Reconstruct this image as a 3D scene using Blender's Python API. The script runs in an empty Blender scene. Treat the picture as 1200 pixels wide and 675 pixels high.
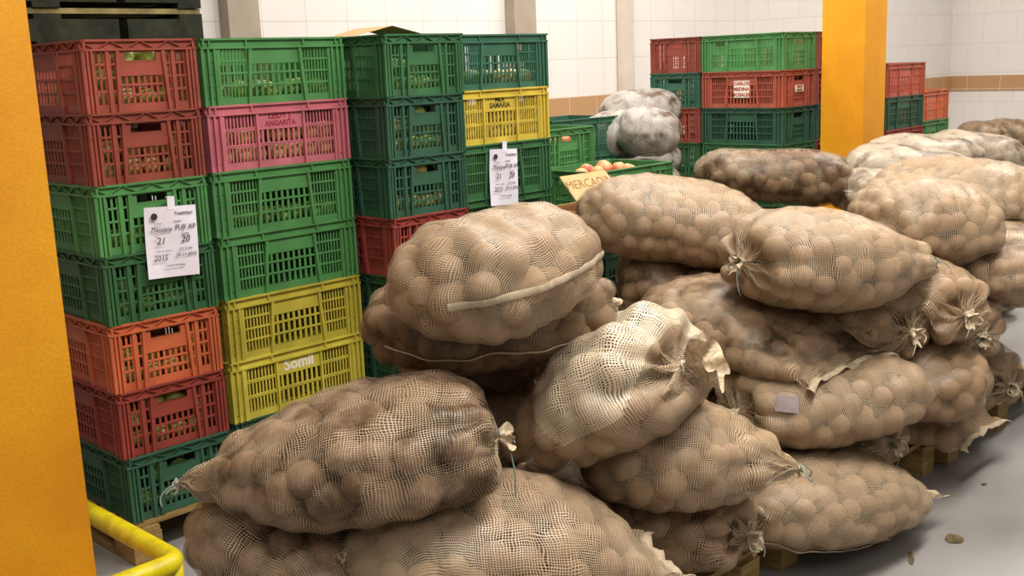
import bpy, math, random
import numpy as np
from mathutils import Matrix, Vector

SC = bpy.context.scene
COL = SC.collection
R = random.Random(7)

# ------------------------------------------------------------------ materials
def srgb(h):
    h = h.lstrip('#')
    c = [int(h[i:i+2], 16)/255 for i in (0, 2, 4)]
    return tuple([(x/12.92 if x <= .04045 else ((x+.055)/1.055)**2.4) for x in c] + [1.0])

class NT:
    def __init__(s, name):
        s.m = bpy.data.materials.new(name); s.m.use_nodes = True
        s.t = s.m.node_tree; s.n = s.t.nodes; s.l = s.t.links
        s.b = s.n['Principled BSDF']; s.out = s.n['Material Output']
    def add(s, typ, **kw):
        n = s.n.new(typ)
        for k, v in kw.items(): setattr(n, k, v)
        return n
    def link(s, a, b): s.l.new(a, b)
    def math(s, op, a, b=None, c=None):
        n = s.add('ShaderNodeMath', operation=op)
        for i, x in enumerate((a, b, c)):
            if x is None: continue
            if isinstance(x, (int, float)): n.inputs[i].default_value = x
            else: s.link(x, n.inputs[i])
        return n.outputs[0]
    def noise(s, vec, scale, detail=3, rough=.55):
        n = s.add('ShaderNodeTexNoise'); n.inputs['Scale'].default_value = scale
        n.inputs['Detail'].default_value = detail; n.inputs['Roughness'].default_value = rough
        if vec is not None: s.link(vec, n.inputs['Vector'])
        return n
    def ramp(s, fac, stops, interp='LINEAR'):
        n = s.add('ShaderNodeValToRGB'); n.color_ramp.interpolation = interp
        cr = n.color_ramp
        while len(cr.elements) < len(stops): cr.elements.new(.5)
        for e, (p, c) in zip(cr.elements, stops):
            e.position = p; e.color = c if len(c) == 4 else (*c, 1)
        s.link(fac, n.inputs[0]); return n.outputs[0]
    def mix(s, fac, a, b, mode='MIX'):
        n = s.add('ShaderNodeMix', data_type='RGBA', blend_type=mode)
        for k, x in (('Factor', fac), ('A', a), ('B', b)):
            i = [q for q in n.inputs if q.name == k and q.type == ('VALUE' if k == 'Factor' else 'RGBA')][0]
            if isinstance(x, (int, float)): i.default_value = x
            elif isinstance(x, tuple): i.default_value = x
            else: s.link(x, i)
        return [o for o in n.outputs if o.type == 'RGBA'][0]
    def obj(s): return s.add('ShaderNodeTexCoord').outputs['Object']
    def bump(s, h, strength, dist=.01):
        n = s.add('ShaderNodeBump'); n.inputs['Strength'].default_value = strength
        n.inputs['Distance'].default_value = dist
        s.link(h, n.inputs['Height']); s.link(n.outputs[0], s.b.inputs['Normal'])

def plain(name, col, rough=.6, var=.12, scale=30, spec=.4, bump=0):
    k = NT(name); c = srgb(col)
    nz = k.noise(k.obj(), scale)
    d = tuple([x*(1-var*2.2) for x in c[:3]] + [1]); e = tuple([min(1, x*(1+var)) for x in c[:3]] + [1])
    k.link(k.ramp(nz.outputs[0], [(.3, d), (.7, e)]), k.b.inputs['Base Color'])
    k.b.inputs['Roughness'].default_value = rough
    k.b.inputs['Specular IOR Level'].default_value = spec
    if bump: k.bump(nz.outputs[0], bump)
    return k.m

def plastic(name, col):
    k = NT(name); c = srgb(col); o = k.obj()
    n1 = k.noise(o, 9, 4); n2 = k.noise(o, 120, 2)
    oi = k.add('ShaderNodeObjectInfo').outputs['Random']
    a = k.ramp(n1.outputs[0], [(.25, tuple([x*.66 for x in c[:3]]+[1])), (.62, c), (.9, tuple([min(1, x*1.12+.012) for x in c[:3]]+[1]))])
    a = k.mix(k.math('MULTIPLY', n2.outputs[0], .14), a, srgb('#8a8168'))
    hs = k.add('ShaderNodeHueSaturation'); k.link(a, hs.inputs['Color'])
    k.link(k.math('ADD', k.math('MULTIPLY', oi, .24), .80), hs.inputs['Value']); hs.inputs['Saturation'].default_value = .93
    k.link(hs.outputs[0], k.b.inputs['Base Color'])
    k.b.inputs['Roughness'].default_value = .42
    k.b.inputs['Specular IOR Level'].default_value = .35
    return k.m

M = {}
M['green'] = plastic('green_plastic', '#458f47')
M['deepgreen'] = plastic('deep_green_plastic', '#2c6f3e')
M['darkgreen'] = plastic('dark_green_plastic', '#1f5a42')
M['tealgreen'] = plastic('teal_green_plastic', '#2a6b52')
M['red'] = plastic('brick_red_plastic', '#9c3a24')
M['darkred'] = plastic('dark_red_plastic', '#9a2c1e')
M['orange'] = plastic('orange_plastic', '#d9601c')
M['orangered'] = plastic('orange_red_plastic', '#b84a2a')
M['pink'] = plastic('pink_plastic', '#c9606f')
M['yellow'] = plastic('yellow_plastic', '#c9b91c')
M['goldyellow'] = plastic('golden_yellow_plastic', '#d8bb12')
M['paper'] = plain('white_paper', '#e6e0ea', .8, .03, 12)
M['ink'] = plain('dark_ink', '#2c2a34', .8, .05)
M['greyink'] = plain('grey_ink', '#77737f', .8, .05)
M['whiteprint'] = plain('white_print', '#e8dfd2', .7, .05)
M['card'] = plain('brown_cardboard', '#c6a274', .85, .08, 40, .1)
M['cardink'] = plain('brown_marker', '#8a6238', .85, .08)
M['fruitgreen'] = plain('green_fruit_skin', '#b6c766', .35, .12, 14)
M['fruityellow'] = plain('yellow_fruit_skin', '#d9c271', .35, .12, 14)
M['fruitdark'] = plain('dark_green_fruit_skin', '#7f9a4a', .35, .15, 14)
M['rail'] = plain('yellow_rail_paint', '#d6c414', .4, .12, 22)
M['twine'] = plain('pale_twine', '#b9b29c', .7, .05)
M['bluetwine'] = plain('grey_green_twine', '#7c8f86', .7, .05)
M['hem'] = plain('pale_hem_band', '#bda98c', .75, .1, 60)
M['tag'] = plain('pale_lilac_tag', '#d6c8cc', .7, .06, 30)
M['leaf'] = plain('dry_brown_leaf', '#6b5a3c', .9, .25, 60)
M['oldwood'] = plain('mildewed_wood', '#2b2d1c', .9, .3, 16)
M['edgewood'] = plain('pale_edge_wood', '#8f8052', .9, .2, 16)

def peach_mat():
    k = NT('peach_skin'); o = k.obj(); n = k.noise(o, 11, 3)
    k.link(k.ramp(n.outputs[0], [(.36, srgb('#e0a060')), (.5, srgb('#d98058')), (.62, srgb('#b8453c'))]), k.b.inputs['Base Color'])
    k.b.inputs['Roughness'].default_value = .45; return k.m
M['peach'] = peach_mat()

def wood_mat():
    k = NT('pallet_wood'); o = k.obj()
    mp = k.add('ShaderNodeMapping'); mp.inputs['Scale'].default_value = (3, 3, 60); k.link(o, mp.inputs[0])
    n = k.noise(mp.outputs[0], 3, 4); n2 = k.noise(o, 9, 3)
    a = k.ramp(n.outputs[0], [(.3, srgb('#7c6236')), (.55, srgb('#a9894f')), (.75, srgb('#bfa06a'))])
    k.link(k.mix(k.math('MULTIPLY', n2.outputs[0], .5), a, srgb('#5b4a2a')), k.b.inputs['Base Color'])
    k.b.inputs['Roughness'].default_value = .85; k.bump(n.outputs[0], .3); return k.m
M['wood'] = wood_mat()

def floor_mat():
    k = NT('grey_concrete'); o = k.obj()
    n1 = k.noise(o, 1.3, 6, .6); n2 = k.noise(o, 26, 6, .7); n3 = k.noise(o, 160, 2)
    a = k.ramp(n1.outputs[0], [(.3, srgb('#837e7a')), (.7, srgb('#a29d98'))])
    a = k.mix(k.math('MULTIPLY', n3.outputs[0], .35), a, srgb('#6f6c6b'))
    spots = k.ramp(n2.outputs[0], [(.63, (0, 0, 0, 1)), (.72, (1, 1, 1, 1))])
    a = k.mix(k.math('MULTIPLY', spots, .4), a, srgb('#5d5850'))
    k.link(a, k.b.inputs['Base Color'])
    k.link(k.ramp(n1.outputs[0], [(.3, (.35,)*3), (.7, (.6,)*3)]), k.b.inputs['Roughness'])
    k.bump(n2.outputs[0], .08); return k.m
M['floor'] = floor_mat()

def tile_mat(name, col, grout, tw, th, axis, off, z0):
    k = NT(name); o = k.obj()
    sp = k.add('ShaderNodeSeparateXYZ'); k.link(o, sp.inputs[0])
    cb = k.add('ShaderNodeCombineXYZ')
    k.link(sp.outputs[axis], cb.inputs[0]); k.link(k.math('SUBTRACT', sp.outputs[2], z0), cb.inputs[1])
    b = k.add('ShaderNodeTexBrick'); b.offset = off; b.squash = 1
    k.link(cb.outputs[0], b.inputs['Vector'])
    b.inputs['Scale'].default_value = 1; b.inputs['Brick Width'].default_value = tw; b.inputs['Row Height'].default_value = th
    b.inputs['Mortar Size'].default_value = .0035; b.inputs['Mortar Smooth'].default_value = .4
    c = srgb(col)
    b.inputs['Color1'].default_value = c; b.inputs['Color2'].default_value = tuple([x*.96 for x in c[:3]]+[1])
    b.inputs['Mortar'].default_value = srgb(grout)
    n = k.noise(o, 5, 5)
    k.link(k.mix(k.math('MULTIPLY', n.outputs[0], .12), b.outputs['Color'], srgb('#b9a893')), k.b.inputs['Base Color'])
    k.b.inputs['Roughness'].default_value = .45; return k.m
M['wall_v'] = tile_mat('white_wall_tiles', '#e9e3dd', '#cdc4ba', .32, .29, 0, .0, .17)
M['wall_v2'] = tile_mat('white_wall_tiles_offset', '#e9e3dd', '#d5cdc5', .32, .29, 0, .5, .17)
M['wall_u'] = tile_mat('white_wall_tiles_side', '#e9e3dd', '#d5cdc5', .32, .29, 1, .5, .17)
M['band'] = tile_mat('tan_band_tiles', '#b98d60', '#d6c3a8', .33, .30, 0, 0, 1.17)
M['band_u'] = tile_mat('tan_band_tiles_side', '#b98d60', '#d6c3a8', .33, .30, 1, 0, 1.17)
M['pilaster'] = plain('beige_pilaster_paint', '#a89a88', .7, .06, 5)
M['pilaster_pale'] = plain('pale_pilaster_paint', '#d2c4b4', .7, .05, 5)

def paint_mat():
    k = NT('amber_column_paint'); o = k.obj()
    n1 = k.noise(o, 3, 4); n2 = k.noise(o, 130, 3, .7); n3 = k.noise(o, 17, 5, .7)
    a = k.ramp(n1.outputs[0], [(.3, srgb('#d98c06')), (.7, srgb('#eaa410'))])
    a = k.mix(k.math('MULTIPLY', k.ramp(n2.outputs[0], [(.45, (0,)*3), (.7, (1,)*3)]), .35), a, srgb('#b8750a'))
    chips = k.ramp(n3.outputs[0], [(.70, (0,)*3), (.74, (1,)*3)])
    k.link(k.mix(k.math('MULTIPLY', chips, .6), a, srgb('#a86a12')), k.b.inputs['Base Color'])
    k.b.inputs['Roughness'].default_value = .6; k.bump(n2.outputs[0], .25, .004); return k.m
M['paint'] = paint_mat()

def potato_mat(name, dirty):
    k = NT(name); o = k.obj()
    g = k.add('ShaderNodeNewGeometry')
    rnd = g.outputs['Random Per Island']
    n1 = k.noise(o, 5.5, 4); n2 = k.noise(o, 60, 4, .65); n3 = k.noise(o, 320, 2)
    a = k.ramp(rnd, [(0, srgb('#846143')), (.3, srgb('#a67f5c')), (.55, srgb('#946c4f')), (.8, srgb('#b48c6a')), (1, srgb('#7a543d'))])
    a = k.mix(k.ramp(n2.outputs[0], [(.42, (0,)*3), (.75, (.55,)*3)]), a, srgb('#5d452c'))
    a = k.mix(k.math('MULTIPLY', n3.outputs[0], .25), a, srgb('#cdb08e'))
    lo = .56 - .12*dirty
    a = k.mix(k.ramp(n1.outputs[0], [(lo, (0,)*3), (lo+.16, (.9,)*3)]), a, srgb('#3f2f1e'))
    k.link(a, k.b.inputs['Base Color'])
    k.b.inputs['Roughness'].default_value = .8; k.b.inputs['Specular IOR Level'].default_value = .2
    k.bump(n2.outputs[0], .35, .004); return k.m
M['potato'] = potato_mat('dusty_potato_skin', 0)
M['potato_dirty'] = potato_mat('muddy_potato_skin', .8)
M['core'] = plain('gap_shade_core', '#33251a', .9, .3, 40, .1)  # dark brown paints the shade seen in gaps through the net

def net_mat(name, col, duty, pitch=.0066, dirty=.0, bunch=.3):
    k = NT(name)
    uv = k.add('ShaderNodeUVMap'); uv.uv_map = 'net'
    o = k.obj()
    wob = k.noise(o, 7, 3)
    sub = k.add('ShaderNodeVectorMath', operation='SUBTRACT'); k.link(wob.outputs['Color'], sub.inputs[0]); sub.inputs[1].default_value = (.5, .5, .5)
    sc = k.add('ShaderNodeVectorMath', operation='SCALE'); k.link(sub.outputs[0], sc.inputs[0]); sc.inputs['Scale'].default_value = .05
    ad = k.add('ShaderNodeVectorMath', operation='ADD'); k.link(uv.outputs[0], ad.inputs[0]); k.link(sc.outputs[0], ad.inputs[1])
    sp = k.add('ShaderNodeSeparateXYZ'); k.link(ad.outputs[0], sp.inputs[0])
    # thread width varies from place to place, stretched along each thread direction
    def duty_noise(sx, sy, seed):
        mp = k.add('ShaderNodeMapping'); mp.inputs['Scale'].default_value = (sx, sy, 1); mp.inputs['Location'].default_value = (seed, seed*2, 0)
        k.link(uv.outputs[0], mp.inputs[0]); n = k.noise(mp.outputs[0], 1, 2)
        return k.math('ADD', k.math('MULTIPLY', k.math('SUBTRACT', n.outputs[0], .5), bunch*1.6), duty)
    d1 = duty_noise(90, 8, 1.3); d2 = duty_noise(8, 70, 4.1)
    fx = k.math('FRACT', k.math('DIVIDE', sp.outputs[0], pitch)); fy = k.math('FRACT', k.math('DIVIDE', sp.outputs[1], pitch))
    lx = k.math('LESS_THAN', fx, d1); ly = k.math('LESS_THAN', fy, d2)
    al = k.math('MAXIMUM', lx, ly)
    big = k.noise(o, 6, 4)
    c = srgb(col)
    a = k.ramp(big.outputs[0], [(.3, tuple([x*.72 for x in c[:3]]+[1])), (.6, c), (.8, tuple([min(1, x*1.12) for x in c[:3]]+[1]))])
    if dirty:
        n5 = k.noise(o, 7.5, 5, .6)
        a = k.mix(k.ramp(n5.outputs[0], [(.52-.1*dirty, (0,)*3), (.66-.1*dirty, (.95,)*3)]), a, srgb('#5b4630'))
    k.link(a, k.b.inputs['Base Color'])
    k.b.inputs['Roughness'].default_value = .42; k.b.inputs['Specular IOR Level'].default_value = .5
    tr = k.add('ShaderNodeBsdfTransparent'); mx = k.add('ShaderNodeMixShader')
    k.link(al, mx.inputs[0]); k.link(tr.outputs[0], mx.inputs[1]); k.link(k.b.outputs[0], mx.inputs[2])
    k.link(mx.outputs[0], k.out.inputs['Surface'])
    return k.m
M['net'] = net_mat('beige_sack_net', '#b49877', .27)
M['net_pale'] = net_mat('pale_sack_net', '#c0a888', .28)
M['net_dirty'] = net_mat('dusty_sack_net', '#bba283', .29, dirty=.45)
M['net_loose'] = net_mat('loose_whitish_net', '#cfbc9f', .44, bunch=.55)
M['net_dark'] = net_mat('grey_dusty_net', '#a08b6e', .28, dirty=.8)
M['net_far'] = net_mat('whitish_sack_net', '#c2b39c', .42, dirty=.25)
M['net_grey'] = net_mat('grey_white_sack_net', '#c2bab0', .45, dirty=.12)
M['cloth'] = plain('gathered_net_cloth', '#cbb596', .7, .2, 90, .3, .3)

# ------------------------------------------------------------------ mesh helpers
def np_mesh(name, V, F, smooth=False, mats=None, mat_idx=None):
    """V (n,3); F (m,k) array of equal sized faces or list of such arrays"""
    if not isinstance(F, list): F = [F]
    me = bpy.data.meshes.new(name)
    V = np.asarray(V, np.float32); me.vertices.add(len(V)); me.vertices.foreach_set('co', V.ravel())
    nl = sum(f.size for f in F); nf = sum(len(f) for f in F)
    me.loops.add(nl); me.polygons.add(nf)
    me.loops.foreach_set('vertex_index', np.concatenate([f.ravel() for f in F]).astype(np.int32))
    tot = np.concatenate([np.full(len(f), f.shape[1], np.int32) for f in F])
    st = np.concatenate([[0], np.cumsum(tot)[:-1]]).astype(np.int32)
    me.polygons.foreach_set('loop_start', st)
    try: me.polygons.foreach_set('loop_total', tot)
    except Exception: pass
    me.polygons.foreach_set('use_smooth', np.full(nf, bool(smooth)))
    for m in (mats or []): me.materials.append(m)
    if mat_idx is not None: me.polygons.foreach_set('material_index', np.asarray(mat_idx, np.int32))
    me.update(calc_edges=True); me.validate()
    return me

def link(name, me, parent=None, loc=None, rot=None):
    o = bpy.data.objects.new(name, me); COL.objects.link(o)
    if parent is not None: o.parent = parent
    if loc is not None: o.location = loc
    if rot is not None: o.rotation_euler = rot
    return o

def tag(o, label, cat, group=None, kind=None):
    if label: o['label'] = label
    if cat: o['category'] = cat
    if group: o['group'] = group
    if kind: o['kind'] = kind
    return o

def empty(name, loc=(0, 0, 0), rz=0):
    o = bpy.data.objects.new(name, None); COL.objects.link(o); o.empty_display_size = .1
    o.location = loc; o.rotation_euler = (0, 0, rz); return o

BQ = np.array([[0,3,2,1],[4,5,6,7],[0,1,5,4],[1,2,6,5],[2,3,7,6],[3,0,4,7]])
class MB:
    """collects boxes and swept shapes into ONE mesh"""
    def __init__(s): s.V = []; s.Q = []; s.n = 0
    def box(s, x0, x1, y0, y1, z0, z1, M4=None):
        v = np.array([(x0,y0,z0),(x1,y0,z0),(x1,y1,z0),(x0,y1,z0),(x0,y0,z1),(x1,y0,z1),(x1,y1,z1),(x0,y1,z1)], float)
        if M4 is not None: v = v @ np.array(M4.to_3x3()).T + np.array(M4.translation)
        s.V.append(v); s.Q.append(BQ + s.n); s.n += 8
    def hexa(s, v):
        s.V.append(np.asarray(v, float)); s.Q.append(BQ + s.n); s.n += 8
    def tube(s, pts, r, n=8, cap=True):
        P = np.asarray(pts, float); m = len(P)
        rr = np.full(m, r) if np.isscalar(r) else np.asarray(r)
        T = np.gradient(P, axis=0); T /= np.linalg.norm(T, axis=1)[:, None] + 1e-12
        a = np.array([0, 0, 1.]) if abs(T[0][2]) < .9 else np.array([1., 0, 0])
        x = np.cross(T[0], a); x /= np.linalg.norm(x)
        rings = []
        for i in range(m):
            x = x - T[i]*np.dot(x, T[i]); x /= np.linalg.norm(x); y = np.cross(T[i], x)
            th = np.arange(n)*2*math.pi/n
            rings.append(P[i] + rr[i]*(np.cos(th)[:, None]*x + np.sin(th)[:, None]*y))
        V = np.concatenate(rings); q = []
        for i in range(m-1):
            for j in range(n):
                q.append((i*n+j, i*n+(j+1) % n, (i+1)*n+(j+1) % n, (i+1)*n+j))
        if cap:
            c0, c1 = len(V), len(V)+1; V = np.vstack([V, P[0], P[-1]])
            for j in range(0, n, 2):
                q.append((c0, (j+2) % n, (j+1) % n, j)); q.append((c1, (m-1)*n+j, (m-1)*n+(j+1) % n, (m-1)*n+(j+2) % n))
        s.V.append(V); s.Q.append(np.array(q) + s.n); s.n += len(V)
    def mesh(s, name, mat=None, smooth=False):
        return np_mesh(name, np.concatenate(s.V), np.concatenate(s.Q), smooth, [mat] if mat else None)
    def obj(s, name, mat, parent=None, smooth=False, loc=None, rot=None):
        return link(name, s.mesh(name, mat, smooth), parent, loc, rot)

def ico(sub):
    import bmesh
    b = bmesh.new(); bmesh.ops.create_icosphere(b, subdivisions=sub, radius=1)
    b.verts.ensure_lookup_table()
    V = np.array([v.co[:] for v in b.verts]); F = np.array([[v.index for v in f.verts] for f in b.faces]); b.free()
    return V, F
ICO = {k: ico(k) for k in (1, 2, 3)}

def text(name, body, size, mat, parent, mat4, align='CENTER', space=1.0, bold=0.0, shear=0.0):
    cu = bpy.data.curves.new(name, 'FONT'); cu.body = body; cu.size = size; cu.align_x = align; cu.align_y = 'CENTER'
    cu.extrude = .0004; cu.space_character = space; cu.offset = bold; cu.shear = shear
    cu.resolution_u = 2
    cu.materials.append(mat)
    t = bpy.data.objects.new(name, cu); COL.objects.link(t)
    me = bpy.data.meshes.new_from_object(t); bpy.data.objects.remove(t); bpy.data.curves.remove(cu)
    me.name = name
    o = link(name, me, parent); o.matrix_local = mat4
    return o

# ------------------------------------------------------------------ camera
F_PX, PITCH, PHI, ROLL, CZ = 1290.4, .2005, .7924, -.0402, 1.60
sp_, cp_ = math.sin(PITCH), math.cos(PITCH)
sf, cf = math.sin(PHI), math.cos(PHI)
Rv = Vector((cf, -sf, 0)); Fv = Vector((sf*cp_, cf*cp_, -sp_)); Uv = Vector((sf*sp_, cf*sp_, cp_))
cr, sr = math.cos(ROLL), math.sin(ROLL)
right = cr*Rv + sr*Uv; up = -sr*Rv + cr*Uv
cam = bpy.data.cameras.new('camera'); cam.sensor_width = 36; cam.lens = F_PX*36/1200
cam.clip_start = .05
co = bpy.data.objects.new('camera', cam); COL.objects.link(co)
co.matrix_world = Matrix(((right.x, up.x, -Fv.x, 0), (right.y, up.y, -Fv.y, 0), (right.z, up.z, -Fv.z, CZ), (0, 0, 0, 1)))
SC.camera = co

# ------------------------------------------------------------------ room
def plane_box(name, x0, x1, y0, y1, z0, z1, mat):
    b = MB(); b.box(x0, x1, y0, y1, z0, z1); o = b.obj(name, mat); o['kind'] = 'structure'; return o
plane_box('floor', -4, 13, -4, 7, -.1, 0, M['floor'])
plane_box('wall_back', -2, 9.3, 5.8, 6.0, 0, 4.2, M['wall_v'])
plane_box('wall_back_step', 9.2, 9.3, 4.8, 5.8, 0, 4.2, M['wall_u'])
plane_box('wall_back_right', 9.3, 11.5, 4.8, 5.0, 0, 4.2, M['wall_v2'])
plane_box('wall_right', 11.4, 11.6, -3, 4.8, 0, 4.2, M['wall_u'])
plane_box('trim_1', -2, 9.2, 5.79, 5.8, 1.16, 1.325, M['band'])
plane_box('trim_2', 9.3, 11.39, 4.79, 4.8, 1.15, 1.30, M['band'])
plane_box('trim_3', 11.39, 11.4, -3, 4.8, 1.15, 1.30, M['band_u'])
plane_box('trim_4', 7.21, 7.37, 5.74, 5.79, 0, 4.2, M['pilaster_pale'])
plane_box('trim_5', 5.92, 6.15, 5.70, 5.79, 0, 4.2, M['pilaster'])
plane_box('trim_6', 3.55, 3.76, 5.70, 5.79, 0, 4.2, M['pilaster'])
plane_box('trim_7', 7.205, 7.375, 5.732, 5.74, 1.16, 1.325, M['band'])

# columns
b = MB(); b.box(.80, 1.215, 2.89, 3.24, 0, 4.2)
o = b.obj('column', M['paint']); tag(o, 'wide amber painted column close by at the left edge', 'column', kind='thing')
b = MB(); b.box(6.29, 6.57, 3.17, 3.45, 0, 4.2)
o = b.obj('column', M['paint']); tag(o, 'amber painted square column in the back beside the crates', 'column', kind='thing')

# guard rail round the near column
RZ = .20
def arc(c, r, a0, a1, n=8): return [(c[0]+r*math.cos(a0+(a1-a0)*i/n), c[1]+r*math.sin(a0+(a1-a0)*i/n), RZ) for i in range(n+1)]
pts = [(1.445, 3.66, 0), (1.445, 3.66, RZ-.06), (1.445, 3.645, RZ-.02), (1.445, 3.60, RZ)] + [(1.445, y, RZ) for y in (3.4, 3.2, 3.0)] + arc((1.395, 2.90), .05, 0, -math.pi/2) + [(x, 2.85, RZ) for x in (1.25, 1.0, .74)] + [(.70, 2.85, RZ-.02), (.69, 2.85, RZ-.06), (.69, 2.85, 0)]
b = MB(); b.tube(pts, .032, 14); b.tube([(1.43, 2.865, RZ), (1.43, 2.865, .1), (1.43, 2.865, 0)], .032, 14)
o = b.obj('guard_rail', M['rail'], smooth=True); tag(o, 'low yellow tubular guard rail around the foot of the near column', 'guard rail')

# ------------------------------------------------------------------ crates
CH = .2265
def crate_mesh(name, L, Wd, kind, truss):
    """perforated harvest crate, origin at the bottom centre, long side on x"""
    b = MB()
    t = .004; ins = .012
    def wall(length, fn, side):
        # fn: (s along, d outwards, z) -> xyz
        def bx(s0, s1, d0, d1, z0, z1, dz=0, ds=0):
            pts = [fn(s0, d0, z0), fn(s1, d0, z0), fn(s1, d1, z0), fn(s0, d1, z0), fn(s0+ds, d0, z1), fn(s1+ds, d0, z1), fn(s1+ds, d1, z1), fn(s0+ds, d1, z1)]
            b.hexa(pts)
        h = length/2
        W0, W1 = -ins-t, -ins
        rb = .196
        bx(-h+.012, h-.012, W0, W1, 0, .026)                 # bottom band
        bx(-h, h, -.012, 0, CH-.007, CH); bx(-h, h, -.012, -.001, rb-.005, rb+.002)
        bx(-h, h, W0, -.009, rb, CH-.003)                    # rim web
        if truss:
            n = int(length/.045)
            for i in range(n):
                a = -h+length*i/n; c = a+length/n
                (p, q) = (a, c) if i % 2 else (c, a)
                b.hexa([fn(p-.003, -.011, rb), fn(p+.003, -.011, rb), fn(p+.003, -.001, rb), fn(p-.003, -.001, rb), fn(q-.003, -.011, CH-.005), fn(q+.003, -.011, CH-.005), fn(q+.003, -.001, CH-.005), fn(q-.003, -.001, CH-.005)])
        else:
            for f in (-.44, -.2, .2, .44):
                bx(f*length-.003, f*length+.003, -.011, -.001, rb, CH-.005)
        # corners with upright ridges
        cw = .062 if length > .5 else .042
        for sg in (-1, 1):
            e0, e1 = sorted((sg*(h-.012), sg*(h-cw)))
            bx(e0, e1, W0, W1, .02, rb)
            for q in (.006, .5, .97):
                s = sg*(h-.006-(cw-.012)*q)
                bx(s-.004, s+.004, W1-.001, -.002, .0, rb, ds=0)
        def bars(s0, s1, z0, z1, n, ribs):
            pitch = (s1-s0)/n; bw = pitch*.40
            for i in range(n+1):
                s = s0+pitch*i; bx(max(s0, s-bw/2), min(s1, s+bw/2), W0, W1, z0, z1)
            for z in ribs: bx(s0, s1, W0-.001, W1+.002, z-.0035, z+.0035)
        if side == 'long':
            m = length*.165; e = h-cw
            if kind == 'A':
                for sg in (-1, 1):
                    a, c = sorted((sg*(m+.018), sg*(e-.012)))
                    bars(a, c, .024, rb, 8, (.066, .108, .150)); bx(a, c, W0, W1, .187, rb)
                    # slanting post
                    s = sg*(m+.008); bx(s-.006+sg*.012, s+.006+sg*.012, W0, -.003, .0, rb, ds=-sg*.016)
                    s2 = sg*(e-.006); bx(s2-.006, s2+.006, W0, -.006, .0, rb)
                    for z in (.066, .108, .150): bx(min(s2, sg*h), max(s2, sg*h)-.0, W1, W1+.003, z-.002, z+.002)
                bars(-m-.01, m+.01, .024, .14, 9, (.066, .108)); bx(-m-.01, m+.01, W0, W1+.002, .138, rb)
            else:
                for sg in (-1, 1):
                    a, c = sorted((sg*(m+.006), sg*(e-.006)))
                    bars(a, c, .024, rb, 9, (.080, .084, .137, .141))
                    s = sg*m; bx(s-.005, s+.005, W0, -.004, .0, rb)
                    s2 = sg*(e-.003); bx(s2-.005, s2+.005, W0, -.005, .0, rb)
                bars(-m, m, .024, .141, 9, (.080, .084, .137)); bx(-m, m, W0, W1+.001, .139, rb)
        else:
            m = .074; e = h-cw
            for sg in (-1, 1):
                a, c = sorted((sg*(m+.012), sg*(e-.002)))
                wv = c-a
                mid = a+wv*(.62 if sg < 0 else .38)
                bars(a, c, .024, rb, 4, (.066, .108, .150)); bx(a, c, W0, W1, .185, rb)
                bx(mid-.0065, mid+.0065, W0, -.005, .0, rb)
                s = sg*(m+.008); bx(s-.006+sg*.006, s+.006+sg*.006, W0, -.003, .0, rb, ds=-sg*.010)
            bars(-m, m, .024, .115, 7, (.052, .084)); bx(-m, m, W0, W1+.003, .112, .160)   # plate
            bx(-m, -m+.020, W0, W1+.003, .16, rb); bx(m-.020, m, W0, W1+.003, .16, rb); bx(-m, m, W0, W1+.003, .186, rb)
            bx(-m+.018, m-.018, W0-.004, W1+.004, .156, .160)                              # lip of the hand hole
    wall(L, lambda s, d, z: (s, -Wd/2-d, z), 'long')
    wall(L, lambda s, d, z: (-s, Wd/2+d, z), 'long')
    wall(Wd, lambda s, d, z: (L/2+d, s, z), 'end')
    wall(Wd, lambda s, d, z: (-L/2-d, -s, z), 'end')
    # slatted bottom
    for i in range(12):
        x = -L/2+.02+(L-.04)*i/12; b.box(x, x+(L-.04)/12*.7, -Wd/2+.014, Wd/2-.014, .002, .006)
    for y in (-.12, 0, .12): b.box(-L/2+.014, L/2-.014, y*Wd/.4-.01, y*Wd/.4+.01, .004, .008)
    return b.mesh(name)
CM = {}
for kd in ('A', 'B'):
    for tr in (0, 1):
        CM[kd, tr] = crate_mesh('harvest_crate_'+('ribbed' if kd == 'A' else 'open'), .60, .40, kd, tr)
def crate(u, v, level, rot, mat, label, kind='A', truss=1, group=None, jitter=.005, dz=0, rz=None):
    """u,v centre; rot 0 = long side facing the front, 1 = short end facing the front"""
    me = CM[kind, truss]
    if not me.materials: me.materials.append(M[mat])
    o = link('harvest_crate', me, None, (u+R.uniform(-jitter, jitter), v+R.uniform(-jitter, jitter), .14+level*CH+dz), (0, 0, rot*math.pi/2+(R.uniform(-.012, .012) if rz is None else rz)))
    o.material_slots[0].link = 'OBJECT'; o.material_slots[0].material = M[mat]
    tag(o, label, 'crate', group); return o

ORD = ['lowest', 'second from the bottom', 'third from the bottom', 'fourth from the bottom', 'third from the top', 'second from the top', 'topmost']
CR = {}
# leftmost stack, short end to the front
for lv, (mat, nm) in enumerate([('darkgreen', 'dark green'), ('darkred', 'dark red'), ('orange', 'orange'), ('deepgreen', 'mid green'), ('green', 'green'), ('red', 'brick red'), ('red', 'brick red')]):
    CR[1, lv] = crate(1.754, 3.655, lv, 1, mat, '%s plastic crate, %s in the leftmost stack' % (nm, ORD[lv]))
# second stack, long side to the front
for lv, (mat, nm, kd) in enumerate([('darkgreen', 'dark green', 'A'), ('yellow', 'yellow', 'B'), ('yellow', 'yellow', 'A'), ('green', 'light green', 'A'), ('green', 'light green', 'A'), ('pink', 'pink', 'B'), ('green', 'light green', 'A')]):
    CR[2, lv] = crate(2.292, 3.590, lv, 0, mat, "%s plastic crate, %s in the pink crate's stack" % (nm, ORD[lv]), kd, 0)
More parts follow.
